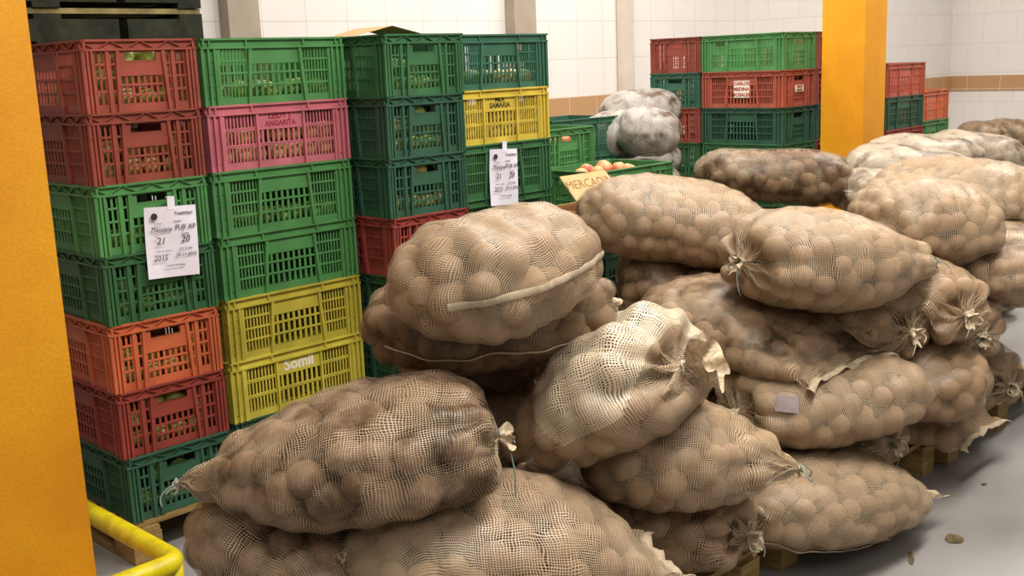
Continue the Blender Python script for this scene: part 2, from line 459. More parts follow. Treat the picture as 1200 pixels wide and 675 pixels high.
# third stack, short end to the front, standing forward
for lv, (mat, nm) in enumerate([('darkgreen', 'dark green'), ('darkgreen', 'dark green'), ('darkgreen', 'dark green'), ('darkred', 'red'), ('darkgreen', 'dark green'), ('darkgreen', 'dark green'), ('deepgreen', 'mid green')]):
    CR[3, lv] = crate(2.818, 3.495, lv, 1, mat, '%s plastic crate, %s in the stack left of the golden crate' % (nm, ORD[lv]))
# fourth stack with the golden yellow crate
for lv, (mat, nm, kd) in enumerate([('green', 'green', 'A'), ('deepgreen', 'green', 'A'), ('deepgreen', 'green', 'A'), ('deepgreen', 'green', 'A'), ('deepgreen', 'green', 'A'), ('goldyellow', 'golden yellow', 'B'), ('tealgreen', 'teal green', 'A')]):
    CR[4, lv] = crate(3.375, 3.540, lv, 0, mat, "%s plastic crate, %s in the golden crate's stack" % (nm, ORD[lv]), kd, 0)
# rows behind these stacks (rims show over the tops)
for lv in range(7):
    mat = ['green', 'red', 'darkgreen', 'green', 'red', 'green', 'red'][lv]
    CR[5, lv] = crate(2.75, 4.06, lv, 0, mat, 'crate %s behind the front stacks, its red rim showing' % ('topmost' if lv == 6 else 'below the top'), 'A', 0, None if lv == 6 else 'crates hidden behind the front stacks')
    mat = ['red', 'green', 'darkgreen', 'red', 'green', 'darkgreen', 'green'][lv]
    CR[6, lv] = crate(1.75, 4.30, lv, 0, mat, 'crate %s of the stack carrying the old wooden pallets' % ('on top, green rimmed,' if lv == 6 else 'lower down'), 'A', 0, None if lv == 6 else 'crates under the old pallets')
    mat = ['red', 'green', 'darkgreen', 'red', 'green', 'darkgreen', 'darkgreen'][lv]
    CR[7, lv] = crate(3.36, 4.06, lv, 0, mat, 'crate %s in the row behind the golden yellow crate, dark green on top' % ('topmost' if lv == 6 else 'below the top'), 'A', 0, None if lv == 6 else 'crates hidden behind the golden stack')
# open crates in the gap
for lv in range(5):
    CR[8, lv] = crate(4.215, 4.005, lv, 1, 'green' if lv > 2 else 'darkgreen', ('green open crate with a few pale fruits, on top just right of the golden stack' if lv == 4 else 'crate lower in the stack right of the golden stack'), 'A', 1, None if lv == 4 else 'crates under the open green crate')
    CR[9, lv] = crate(4.95, 4.42, lv, 0, 'tealgreen', ('dark green open crate behind the green one, in front of white sacks' if lv == 4 else 'dark green crate lower in the stack before the white sacks'), 'A', 0, None if lv == 4 else 'crates under the dark green open crate')
for lv in range(4):
    CR[10, lv] = crate(4.225, 3.485, lv, 0, 'green' if lv == 3 else 'darkgreen', ('bright green open crate holding peaches beside the cardboard sign' if lv == 3 else 'dark green crate lower in the stack below the peaches'), 'A', 0, None if lv == 3 else 'crates under the peaches', dz=.045)
# far block
for lv, (mat, nm) in enumerate([('darkgreen', 'dark green'), ('deepgreen', 'green'), ('darkred', 'red'), ('deepgreen', 'green'), ('red', 'red'), ('tealgreen', 'teal green'), ('red', 'red')]):
    CR[11, lv] = crate(6.34, 4.38, lv, 0, mat, '%s crate, %s in the far narrow stack' % (nm, ORD[lv]))
for lv, (mat, nm) in enumerate([('darkred', 'red'), ('deepgreen', 'green'), ('deepgreen', 'green'), ('deepgreen', 'green'), ('darkgreen', 'dark green'), ('orangered', 'orange red'), ('green', 'bright green')]):
    CR[12, lv] = crate(6.245, 3.872, lv, 1, mat, '%s crate, %s in the far wide stack' % (nm, ORD[lv]))
for lv in range(7):
    CR[13, lv] = crate(6.66, 3.88, lv, 1, 'red' if lv in (0, 2, 3, 5, 6) else 'darkgreen', '%s crate, %s in the sliver of stack beside the back column' % ('red' if lv in (0, 2, 3, 5, 6) else 'dark green', ORD[lv]))
# right of the back column
for lv, (mat, nm) in enumerate([('red', 'red'), ('darkgreen', 'dark green'), ('green', 'green'), ('darkred', 'dark red'), ('darkgreen', 'dark green'), ('orangered', 'orange red')]):
    CR[14, lv] = crate(7.58, 3.70, lv, 0, mat, '%s crate, %s in the far stack right of the back column' % (nm, ['lowest', 'second up', 'third up', 'third from the top', 'second from the top', 'topmost'][lv]), 'B' if lv == 5 else 'A', 0)
for lv, (mat, nm) in enumerate([('red', 'red'), ('darkgreen', 'dark green'), ('green', 'green'), ('green', 'bright green'), ('orange', 'orange')]):
    CR[15, lv] = crate(8.45, 3.88, lv, 0, mat, '%s crate, %s in the shorter far stack near the room corner' % (nm, ['lowest', 'second up', 'third up', 'second from the top', 'topmost'][lv]), 'B' if lv == 4 else 'A', 0)

# lettering and plates on crates
def front(y, z, x=0): return Matrix.Translation((x, y, z)) @ Matrix.Rotation(math.pi/2, 4, 'X')
def left_side(x, z, y=0): return Matrix.Translation((x, y, z)) @ Matrix.Rotation(-math.pi/2, 4, 'Z') @ Matrix.Rotation(math.pi/2, 4, 'X')
fy = -.20+.0105
M['pinkink'] = plain('dark_pink_lettering', '#8c2440', .7, .05)
text('crate_lettering', 'LEIDY J.', .030, M['pinkink'], CR[2, 5], front(fy, .180), bold=.0007)
text('crate_lettering', 'ANGARITA', .026, M['pinkink'], CR[2, 5], front(fy, .153), bold=.0007)
M['yellowink'] = plain('dark_olive_lettering', '#4a4214', .7, .05)
text('crate_lettering', 'MILA', .026, M['yellowink'], CR[4, 5], front(fy, .182), bold=.001)
text('crate_lettering', 'SAMARIA', .030, M['yellowink'], CR[4, 5], front(fy, .158), bold=.001)
bb = MB(); bb.box(-.075, -.045, -.1895, -.189, .150, .178); 
text('crate_lettering', 'Somil', .060, M['whiteprint'], CR[2, 1], front(fy, .166), bold=.002)
bb = MB(); bb.box(-.062, .062, -.192, -.1895, .05, .16)
def plate(parent, mat4, w, h, lines, size):
    p = MB(); p.box(-w/2, w/2, -h/2, h/2, 0, .0015); o = p.obj('name_plate', M['whiteprint'], parent); o.matrix_local = mat4
    for i, t in enumerate(lines):
        text('plate_lettering', t, size, M['redink'], o, Matrix.Translation((0, h/2-(i+.5)*h/len(lines), .002)), bold=.001)
    return o
M['redink'] = plain('red_lettering', '#a03a22', .7, .05)
def wall_left(xx, yy, z): return Matrix.Translation((xx, yy, z)) @ Matrix(((1,0,0,0),(0,0,-1,0),(0,1,0,0),(0,0,0,1)))
# far orange red crate: its long side faces -u (world), i.e. local +y for rot 1
lf = lambda z: Matrix.Translation((0, .20-.008, z)) @ Matrix.Rotation(math.pi, 4, 'Z') @ Matrix.Rotation(math.pi/2, 4, 'X')
plate(CR[12, 5], lf(.115), .115, .105, ['CARLOS', 'MEDINA', 'ROSALES'], .030)
plate(CR[12, 5], Matrix.Translation((-.30+.006, 0, .11)) @ Matrix.Rotation(-math.pi/2, 4, 'Z') @ Matrix.Rotation(math.pi/2, 4, 'X'), .10, .04, ['CARLOS', 'MEDINA'], .018)

# paper sheets clipped on crates
def sheet(x, y, z, w, h, rz, tilt, label):
    root = empty('paper_sheet', (x, y, z), 0)
    root.rotation_euler = (math.pi/2-.02, tilt, rz)
    tag(root, label, 'paper sheet')
    nx, ny = 8, 12; V = []; Q = []
    for j in range(ny+1):
        for i in range(nx+1):
            a, c = i/nx-.5, j/ny-.5
            V.append((a*w, c*h, .004*math.sin(a*4+c*3)+.006*c*c))
    for j in range(ny):
        for i in range(nx):
            q = j*(nx+1)+i; Q.append((q, q+1, q+nx+2, q+nx+1))
    p = link('page', np_mesh('page', V, np.array(Q), True, [M['paper']]), root)
    c = MB(); c.box(-.012, .014, h/2-.012, h/2+.028, .004, .006); c.box(-.012, .014, h/2+.026, h/2+.032, -.006, .006)
    k = c.obj('paper_clip_tab', M['paper'], root)
    T = lambda a, d: Matrix.Translation((a*w, d*h, .0085))
    ms = MB(); n = 20
    th = np.arange(n)*2*math.pi/n
    lg = MB(); lg.tube([(-.34*w, .37*h, .007), (-.34*w, .37*h, .0095)], .011, 16); lg.obj('printed_logo', M['ink'], root)
    text('printed_text', 'Trazabilidad', .0135, M['ink'], root, T(.23, .40), bold=.0001)
    text('printed_text', 'Producto', .008, M['greyink'], root, T(-.28, .27))
    text('printed_text', 'Variedad', .008, M['greyink'], root, T(.10, .29))
    text('handwriting', 'Manzana', .0215, M['ink'], root, T(-.22, .185), shear=.25)
    text('handwriting', 'FUJI XP', .024, M['ink'], root, T(.25, .20), shear=.1)
    text('printed_text', 'Lote', .008, M['greyink'], root, T(-.32, .09))
    text('handwriting', '21', .032, M['ink'], root, T(-.24, .02), shear=.2)
    text('printed_text', 'Cantidad', .008, M['greyink'], root, T(.24, .11))
    text('handwriting', '20', .032, M['ink'], root, T(.24, .03), shear=.2)
    text('printed_text', 'Fecha de entrada', .008, M['greyink'], root, T(-.2, -.12))
    text('handwriting', '2015', .025, M['ink'], root, T(-.26, -.22), shear=.2)
    text('printed_text', 'Fecha de salida', .008, M['greyink'], root, T(.24, -.10))
    text('handwriting', '30-11-2015', .0165, M['ink'], root, T(.24, -.19), shear=.2)
    text('printed_text', 'Control de bodega', .009, M['ink'], root, T(.02, -.33))
    return root
sheet(1.790, 3.338, .14+4*CH+.022, .185, .235, 0, 0.055, 'white handwritten sheet clipped to the green crate in the leftmost stack')
sheet(3.355, 3.330, .14+4*CH+.080, .165, .240, 0, 0.06, 'white handwritten sheet clipped to the green crate below the golden yellow one')

# cardboard box with a written flap
root = empty('cardboard_box', (3.62, 3.10, .14+3*CH-.02+.03))
tag(root, 'brown cardboard box with a handwritten flap in the gap behind the sacks', 'cardboard box')
b = MB()
for bx_ in ((-.17, .17, -.13, -.124), (-.17, .17, .124, .13), (-.17, -.164, -.13, .13), (.164, .17, -.13, .13)): b.box(*bx_, 0, .155)
b.box(-.17, .17, -.13, .13, 0, .005)
b.obj('carton', M['card'], root)
fl = MB(); fl.box(-.15, .15, -.003, .003, 0, .19)
flo = fl.obj('flap', M['card'], root, loc=(.0, -.115, .155), rot=(-.75, 0, 0))
text('handwriting', 'MERCADIN', .062, M['cardink'], flo, Matrix.Translation((0, -.0035, .135)) @ Matrix.Rotation(math.pi/2, 4, 'X'), shear=.2)
text('handwriting', 'F. IPPAV', .062, M['cardink'], flo, Matrix.Translation((.0, -.0035, .055)) @ Matrix.Rotation(math.pi/2, 4, 'X'), shear=.2)
for lv in range(3):
    crate(3.62, 3.10, lv, 0, 'darkgreen', 'dark green crate under the cardboard box', 'A', 0, 'crates under the cardboard box', jitter=0, rz=0)

# torn cardboard piece on top of the third stack
b = MB(); b.hexa([(-.13, -.09, 0), (.13, -.09, 0), (.11, .09, .003), (-.11, .09, .003), (-.13, -.09, .004), (.13, -.09, .004), (.11, .09, .007), (-.11, .09, .007)])
o = link('cardboard_piece', np_mesh('cardboard_piece', [(-.17, -.1, 0), (0, -.1, .035), (.17, -.1, 0), (-.15, .12, 0), (0, .12, .035), (.15, .12, 0)], np.array([[0, 1, 4, 3], [1, 2, 5, 4]]), False, [M['card']]), None, (2.80, 3.45, .14+7*CH+.002))
tag(o, 'folded pale cardboard piece lying on top of the third crate stack', 'cardboard')

# fruits
def fruit_mesh(name, mat, ax):
    V, F = ICO[2]
    W = V*np.array(ax); W = W*(1+.03*np.sin(V[:, [1]]*3+V[:, [2]]*5))
    W[:, 2] -= .10*ax[2]*np.exp(-((V[:, 0]**2+V[:, 1]**2)/.06))*np.sign(V[:, 2])
    return np_mesh(name, W, F, True, [M[mat]])
FM = {'g': fruit_mesh('green_fruit', 'fruitgreen', (.040, .033, .032)), 'y': fruit_mesh('yellow_fruit', 'fruityellow', (.036, .034, .034)), 'd': fruit_mesh('dark_fruit', 'fruitdark', (.045, .035, .033)), 'p': fruit_mesh('peach', 'peach', (.039, .039, .036))}
def fruits(cr, label, group, kinds, spots, name='fruit', cat='fruit'):
    mw = Matrix.LocRotScale(cr.location, cr.rotation_euler, None)
    for (x, y, z) in spots:
        k = R.choice(kinds)
        o = link(name, FM[k], None, mw @ Vector((x, y, z)), (R.uniform(-.4, .4), R.uniform(-.4, .4), R.uniform(0, 6.28)))
        tag(o, label, cat, group)
def end_spots(n_c, rows, side=-1):      # behind the end wall at local x = side*.3
    out = []
    for r in rows:
        for i in range(n_c):
            out.append((side*(.238+R.uniform(-.006, .004)), -.145+.29*(i+.5)/n_c+R.uniform(-.006, .006), r+R.uniform(-.004, .004)))
    return out
def long_spots(n_c, rows, y=-1):
    return [(-.25+.5*(i+.5)/n_c+R.uniform(-.012, .012), y*(.140+R.uniform(-.004, .004)), r+R.uniform(-.004, .004)) for r in rows for i in range(n_c)]
fruits(CR[1, 6], 'pale green fruit behind the front slots of the topmost brick red crate', 'fruits in the top red crate', 'gy', end_spots(4, (.045, .11)) + end_spots(4, (.175,)))
fruits(CR[1, 5], 'pale fruit behind the front slots of the second brick red crate', 'fruits in the second red crate', 'gy', end_spots(4, (.045, .11)))
fruits(CR[1, 4], 'fruit behind the slots of the green crate carrying the paper', 'fruits in the green crate with paper', 'd', end_spots(4, (.045,)))
fruits(CR[1, 3], 'fruit behind the slots of the mid green crate under the paper', 'fruits in the mid green crate', 'd', end_spots(4, (.045, .11)))
fruits(CR[1, 2], 'fruit behind the slots of the orange crate in the leftmost stack', 'fruits in the orange crate', 'gy', end_spots(4, (.045, .108)))
fruits(CR[1, 1], 'green fruit at the hand hole of the dark red crate', 'fruits in the dark red crate', 'g', end_spots(4, (.045,)) + [(-.235, -.03, .150), (-.235, .045, .158), (-.235, -.11, .12), (-.235, .12, .115)])
fruits(CR[1, 0], 'green fruit in the lowest dark green crate at the left', 'fruits in the lowest left crate', 'g', end_spots(4, (.045,)) + [(-.235, -.02, .125), (-.235, .06, .135)])
fruits(CR[2, 6], 'fruit behind the slots of the light green crate above the pink one', 'fruits in the top light green crate', 'gd', long_spots(7, (.05,)))
fruits(CR[2, 5], 'pale fruit behind the slots of the pink crate', 'fruits in the pink crate', 'y', long_spots(7, (.05, .12)))
fruits(CR[2, 4], 'fruit behind the slots of the light green crate under the pink one', 'fruits in the crate under the pink one', 'd', long_spots(7, (.05,)))
fruits(CR[3, 6], 'green fruit behind the slots of the top crate with cardboard on it', 'fruits in the top crate of the third stack', 'gd', end_spots(4, (.045, .11)))
fruits(CR[3, 5], 'pale fruit behind the slots of the second crate of the third stack', 'fruits in the second crate of the third stack', 'gy', end_spots(4, (.045, .11)) + [(-.235, 0, .158)])
fruits(CR[3, 4], 'orange yellow fruit at the hand hole of the dark green crate', 'fruits in the third crate of the third stack', 'y', end_spots(4, (.045,)) + [(-.238, 0, .165)])
fruits(CR[4, 5], 'fruit behind the slots of the golden yellow crate', 'fruits in the golden yellow crate', 'y', long_spots(7, (.05, .115)))
fruits(CR[4, 6], 'fruit low behind the slots of the teal green crate on the golden one', 'fruits in the teal green crate', 'dy', long_spots(6, (.05,)))
pe = []
for (x, y, z) in [(-.21, -.12, .214), (-.12, -.10, .222), (-.03, -.11, .216), (.06, -.10, .200), (-.22, -.03, .20), (-.14, .0, .212), (-.04, -.02, .222), (.05, .0, .19), (.14, -.08, .175), (-.06, .08, .185)]:
    pe.append((x, y, z))
fruits(CR[10, 3], 'red and yellow peach in the bright green open crate', 'peaches in the open crate', 'p', pe, 'peach', 'peach')
fruits(CR[8, 4], 'pale peach at the hand hole of the green open crate', 'peaches at the hand hole', 'p', [(-.235, -.03, .155), (-.235, .045, .150)], 'peach', 'peach')

# ------------------------------------------------------------------ pallets
def pallet(u0, u1, v0, v1, z, label, mat='wood', edge=None, name='wooden_pallet', group=None, bw=.055):
    root = empty(name, ((u0+u1)/2, (v0+v1)/2, z)); tag(root, label, 'pallet', group)
    a, c = (u1-u0)/2, (v1-v0)/2
    n = 7
    for i in range(n):
        y = -c+2*c*(i+.5)/n; b = MB(); b.box(-a, a, y-.055*c/.5, y+.055*c/.5, .118, .138); b.obj('top_board', M[edge or mat], root)
    for x in (-a+.05, 0, a-.05):
        b = MB(); b.box(x-.05, x+.05, -c, c, .098, .118); b.obj('stringer', M[mat], root)
        for y in (-c+.07, 0, c-.07):
            b = MB(); b.box(max(-a, x-bw), min(a, x+bw), y-.07, y+.07, .02, .098); b.obj('block', M[mat], root)
        b = MB(); b.box(x-.05, x+.05, -c, c, .0, .02); b.obj('bottom_board', M[mat], root)
    return root
pallet(1.54, 2.60, 3.34, 4.36, 0, 'wooden pallet under the leftmost crate stack')
pallet(2.62, 3.70, 3.20, 4.30, 0, 'wooden pallet under the golden yellow crate stack')
pallet(3.86, 4.56, 3.27, 4.33, 0, 'wooden pallet under the peach crate stack')
pallet(4.62, 5.28, 4.20, 4.64, 0, 'wooden pallet under the dark green open crate')
pallet(6.02, 6.90, 3.55, 4.60, 0, 'wooden pallet under the far crates left of the back column')
pallet(7.25, 7.91, 3.48, 4.10, 0, 'wooden pallet under the far crates right of the back column')
pallet(8.12, 8.78, 3.66, 4.10, 0, 'wooden pallet under the shorter far stack')
pallet(1.52, 2.70, 1.66, 2.66, 0, 'wooden pallet under the nearest sack pile')
pallet(2.86, 3.98, 1.68, 2.68, 0, 'wooden pallet with end blocks showing under the middle sack pile')
pallet(4.06, 5.16, 1.66, 2.66, 0, 'wooden pallet under the right hand sack pile')
pallet(3.40, 3.8, 2.93, 3.25, 0, 'wooden pallet under the cardboard box stack')
for i in range(2):
    pallet(1.15, 2.40, 4.05, 4.75, .14+7*CH+.002+i*.14, ['mildewed dark pallet lying on the crates at upper left', 'upper mildewed dark pallet, second on the crates at upper left'][i], 'oldwood', 'edgewood', bw=.27)

# small dry scraps and one flat oval stain on the floor
def scrap(x, y, w, h, rz, label):
    n = 9; V = [(0, 0, .004)]; 
    for i in range(n):
        a = i*2*math.pi/n; k = R.uniform(.7, 1.1); V.append((w*k*math.cos(a), h*k*math.sin(a), .001+.003*R.random()))
    F = np.array([(0, 1+i, 1+(i+1) % n) for i in range(n)])
    o = link('scrap_or_stain', np_mesh('scrap_or_stain', V, F, False, [M['leaf']]), None, (x, y, .0015), (0, 0, rz)); tag(o, label, 'dry leaf', None); return o
for x, y, w_, h_, rz, l_ in [(3.74, 1.597, .045, .018, .3, 'curled dry brown leaf on the floor near the pallet corner'), (3.199, 1.411, .05, .012, .5, 'long dry brown leaf on the floor nearest the camera'), (3.424, 1.368, .042, .032, .2, 'flat oval brown stain on the bare floor'), (3.952, 1.477, .014, .010, 0, 'tiny dark scrap on the floor toward the right edge'), (3.214, 1.543, .04, .006, -.6, 'thin pale twig scrap on the floor below the drooping hem')]:
    scrap(x, y, w_, h_, rz, l_)

# ------------------------------------------------------------------ sacks of potatoes
PLACED = []
def smooth01(x): x = np.clip(x, 0, 1); return x*x*(3-2*x)
def cap_w(kind, s):          # half-width factor against normalised distance s from the end
    s = np.clip(s, 0, 1)
    if kind == 'tie': return np.maximum((1-(1-s)**2.3)**(1/2.3), .045)
    if kind == 'round': return np.maximum((1-(1-s)**2.3)**(1/2.3), .03)
    if kind == 'point': return np.maximum(.05+.95*np.sin(s*math.pi/2)**.95, .05)
    if kind == 'seam': return .84+.16*smooth01(s*1.6)
    if kind == 'seamc': return .50+.50*np.sin(s*math.pi/2)
def cap_h(kind, s):
    s = np.clip(s, 0, 1)
    if kind == 'tie': return np.maximum((1-(1-s)**2.3)**(1/2.3), .045)
    if kind == 'round': return np.maximum((1-(1-s)**2.3)**(1/2.3), .03)
    if kind == 'point': return np.maximum(.05+.95*np.sin(s*math.pi/2)**.85, .05)
    if kind in ('seam', 'seamc'): return .025+.975*np.sin(s*math.pi/2)**.8
CAPL = {'tie': .34, 'round': .40, 'point': .58, 'seam': .45, 'seamc': .45}

def vnoise(P, f, seed):
    r = np.random.RandomState(seed); out = 0
    for k in range(5):
        d = r.normal(size=3); d *= f*r.uniform(.7, 1.4)/np.linalg.norm(d)
        out = out + np.sin(P @ d + r.uniform(0, 6.28))
    return out/5

def grid_normals(P):
    dt = np.gradient(P, axis=0); dth = (np.roll(P, -1, 1)-np.roll(P, 1, 1))
    n = np.cross(dt, dth); l = np.linalg.norm(n, axis=2, keepdims=True)
    return n/np.maximum(l, 1e-9)

def sack(key, A, B, W, T, eA, eB, roll, opt, label, net='net', pot='potato', group=None):
    seed = opt.get('seed', 1); rs = np.random.RandomState(seed)
    A = np.array(A, float); B = np.array(B, float); ax = B-A; L = np.linalg.norm(ax); d = ax/L
    lat = np.cross(d, [0, 0, 1.]); lat /= np.linalg.norm(lat); upv = np.cross(lat, d)
    rr = math.radians(roll); lat, upv = lat*math.cos(rr)+upv*math.sin(rr), upv*math.cos(rr)-lat*math.sin(rr)
    far = opt.get('far', 0)
    NT_, NH = (84, 88) if not far else (48, 52)
    t = .5-.5*np.cos(np.linspace(0, math.pi, NT_))*1.0
    t = .35*np.linspace(0, 1, NT_)+.65*t
    cA, cB = CAPL[eA], CAPL[eB]
    fw = lambda q: np.minimum(cap_w(eA, q/cA), cap_w(eB, (1-q)/cB))
    fh = lambda q: np.minimum(cap_h(eA, q/cA), cap_h(eB, (1-q)/cB))
    th = -math.pi/2+np.linspace(0, 2*math.pi, NH, endpoint=False)       # starts at the underside
    n = 2.25; c, s = np.cos(th), np.sin(th)
    X = np.sign(c)*np.abs(c)**(2/n); Y = np.sign(s)*np.abs(s)**(2/n)
    Y = np.where(Y < 0, Y*.86, Y)
    bend = opt.get('bend', 0.); bl = opt.get('bendl', 0.)
    cen = lambda q: A+np.multiply.outer(q, ax)+np.multiply.outer(4*q*(1-q), upv*bend+lat*bl)
    P = cen(t)[:, None, :] + (fw(t)*W/2)[:, None, None]*X[None, :, None]*lat + (fh(t)*T/2)[:, None, None]*Y[None, :, None]*upv
    # ears at the sewn corners
    for e, q, sg in ((eA, t, -1), (eB, 1-t, 1)):
        if e in ('seam', 'seamc'):
            k = np.exp(-(q/.06)**1.3)[:, None]*np.abs(X)[None, :]**6
            P += (k*.025*sg)[:, :, None]*d
    # lumpy outline
    nrm = grid_normals(P)
    lump = vnoise(P.reshape(-1, 3)-A, 9, seed)*.020+vnoise(P.reshape(-1, 3)-A, 20, seed+50)*.009
    env = np.clip(fh(t)*1.2, 0, 1)
    P += nrm*(lump.reshape(NT_, NH)*env[:, None])[:, :, None]
    # settle on whatever lies below
    for (a2, dd, l2, u2, L2, fw2, fh2, W2, T2, cen2) in PLACED:
        Q = P.reshape(-1, 3); q = ((Q-a2) @ dd)/L2
        ok = (q > .0) & (q < 1)
        if not ok.any(): continue
        qc = np.clip(q, 0, 1); C = cen2(qc); rel = Q-C
        a = rel @ l2; bq = rel @ u2
        w2 = np.maximum(fw2(qc)*W2/2, .004); h2 = np.maximum(fh2(qc)*T2/2, .004)
        top = h2*np.maximum(1-np.abs(np.clip(a/w2, -1, 1))**2.25, 0)**(1/2.25)
        ins = ok & (np.abs(a) < w2) & (bq < top) & (bq > -.9*h2)
        nz = grid_normals(P).reshape(-1, 3)[:, 2]
        rc = np.repeat(P.mean(1), NH, 0)
        room = np.maximum(rc[:, 2]+.10*T-Q[:, 2], 0)
        lift = np.where(ins & (nz < .25), np.minimum(np.minimum(top-bq, .16), room), 0)
        Q = Q+lift[:, None]*np.array([0, 0, 1.])*.97
        P = Q.reshape(NT_, NH, 3)
    # do not sink into pallet or floor, and let the settled skin relax
    zmin = opt.get('zmin', .145)
    P[:, :, 2] = np.maximum(P[:, :, 2], zmin+.004)
    for _ in range(5):
        S_ = P.copy(); S_[1:-1] = (P[:-2]+P[2:]+np.roll(P, 1, 1)[1:-1]+np.roll(P, -1, 1)[1:-1])/4; P = .5*P+.5*S_
    # pleats running into the tied mouth
    nrm = grid_normals(P)
    for e, q in ((eA, t/cA), (eB, (1-t)/cB)):
        if e in ('tie', 'point'):
            k = np.clip(1-q, 0, 1)**(1.6)*np.clip(fw(t)*6, 0.1, 1)
            amp = .024 if e == 'tie' else .012
            ph = rs.uniform(0, 6.28); nf = rs.randint(8, 12)
            wv = np.sin(th*nf+ph+1.3*np.sin(th*2+ph)); wv = np.where(wv < 0, wv*1.0, wv*.35)
            P += nrm*(k[:, None]*wv[None, :]*amp)[:, :, None]
    # tied mouth pulled inwards
    for e, q, sg in ((eA, t/cA, 1), (eB, (1-t)/cB, -1)):
        if e == 'tie':
            P += (np.exp(-(np.clip(q, 0, 9)/.10)**2)*.030*sg)[:, None, None]*d
    nrm = grid_normals(P)
    Pf = P.reshape(-1, 3); Nf = nrm.reshape(-1, 3)
    hl = (fh(t)*T/2)[:, None]*np.ones((1, NH)); wl = (fw(t)*W/2)[:, None]*np.ones((1, NH))
    half = np.minimum(hl, wl).ravel()
    # pack potatoes under the skin
    endk = np.ones((NT_, NH))
    for e, q in ((eA, t), (eB, 1-t)): endk[q < {'tie': .06, 'point': .10, 'seamc': .10, 'seam': .06}.get(e, .035)] = 0
    R0 = opt.get('pr', .039)
    axl = np.zeros((NT_, NH), bool)
    if eA == 'round': axl |= ((nrm @ d) < -.6) & (t < .3)[:, None]
    if eB == 'round': axl |= ((nrm @ d) > .6) & (t > .7)[:, None]
    axl = axl.ravel(); half_n = half.copy(); half = np.where(axl, np.maximum(half, 1.3*R0), half)
    ar = np.linalg.norm(np.cross(np.roll(P, -1, 1)-P, np.gradient(P, axis=0)), axis=2).ravel()
    okp = (half > .9*R0) & ((endk.ravel() > .5) | axl); ar = ar*okp; ar /= ar.sum()
    cand = rs.choice(len(Pf), 5200, p=ar)
    C = np.zeros((0, 3)); Rr = []; Nn = []
    mind = 1.50*R0
    cs = np.zeros((900, 3)); m = 0; rmf = np.repeat(P.mean(1), NH, 0); e_ = Pf-rmf; el = np.linalg.norm(e_, axis=1)+1e-9
    for i in cand:
        r = R0*rs.uniform(.80, 1.16)
        p = Pf[i]-Nf[i]*min(r*rs.uniform(.95, 1.12), max(half[i]*.92, .006))
        if not axl[i] and (el[i] < r*.75 or np.dot(p-rmf[i], e_[i])/el[i] < .05*el[i] or np.linalg.norm(p-rmf[i]) > el[i]-.45*min(r, half[i])): continue
        if m and np.min(np.sum((cs[:m]-p)**2, 1)) < (mind*rs.uniform(.95, 1.05))**2: continue
        cs[m] = p; Rr.append(min(r, max(half[i]*.95, .018))); Nn.append(Nf[i]); m += 1
        if m >= 880: break
    C = cs[:m].copy(); Rr = np.array(Rr); Nn = np.array(Nn)
    V0, F0 = ICO[2 if not far else 1]
    VV = np.empty((m, len(V0), 3)); 
    for i in range(m):
        q = np.stack([Nn[i]+rs.normal(size=3)*.18, rs.normal(size=3), rs.normal(size=3)])
        u, _ = np.linalg.qr(q.T); u = u[:, [1, 2, 0]]; sc = np.array([rs.uniform(1.02, 1.22), rs.uniform(.94, 1.06), rs.uniform(.82, .95)])
        W0 = V0*(1+.06*np.sin(V0 @ rs.normal(size=3)*2+rs.uniform(0, 6))[:, None])
        VV[i] = C[i]+Rr[i]*((W0*sc) @ u.T)
    FF = (F0[None]+(np.arange(m)*len(V0))[:, None, None]).reshape(-1, 3)
    # dark inner shell, its colour stands in for shade between the potatoes
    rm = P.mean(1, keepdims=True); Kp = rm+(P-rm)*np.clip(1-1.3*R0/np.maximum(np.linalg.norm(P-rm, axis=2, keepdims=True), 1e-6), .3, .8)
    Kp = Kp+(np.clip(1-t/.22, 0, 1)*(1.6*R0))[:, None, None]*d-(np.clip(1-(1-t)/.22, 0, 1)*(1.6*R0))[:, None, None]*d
    k0 = m*len(V0); idx = (np.arange(NT_)[:, None]*NH+np.arange(NH)[None])
    q4 = np.stack([idx[:-1], idx[1:], np.roll(idx, -1, 1)[1:], np.roll(idx, -1, 1)[:-1]], -1).reshape(-1, 4)
    base = np.array([Pf[:, 0].mean(), Pf[:, 1].mean(), Pf[:, 2].min()])
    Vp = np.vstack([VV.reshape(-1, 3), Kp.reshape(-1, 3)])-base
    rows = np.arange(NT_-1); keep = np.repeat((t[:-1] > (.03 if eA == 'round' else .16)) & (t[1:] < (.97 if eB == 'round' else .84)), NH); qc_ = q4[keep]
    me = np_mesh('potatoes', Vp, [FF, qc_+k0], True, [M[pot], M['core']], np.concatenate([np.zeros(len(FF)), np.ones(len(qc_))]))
    root = empty('potato_sack', tuple(base)); tag(root, label, 'sack', group)
    po = link('potatoes', me, root); po['kind'] = 'stuff'
    # net drawn over the potatoes
    h = np.full(len(Pf), -.6*R0)
    for i in range(m):
        rel = C[i]-Pf; a = np.einsum('ij,ij->i', rel, Nf); d2 = np.einsum('ij,ij->i', rel, rel)-a*a
        rt = Rr[i]*1.20; g = (d2 < rt*rt) & (np.abs(a) < .12)
        if g.any(): h[g] = np.maximum(h[g], a[g]+.97*Rr[i]*np.sqrt(1-d2[g]/(rt*rt)))
    h = np.clip(h, -.6*R0, .035).reshape(NT_, NH); con = h.copy()
    for _ in range(opt.get('taut', 9)):
        s_ = h.copy(); s_[1:-1] = (h[:-2]+h[2:]+np.roll(h, 1, 1)[1:-1]+np.roll(h, -1, 1)[1:-1])/4
        h = np.maximum(con, s_)
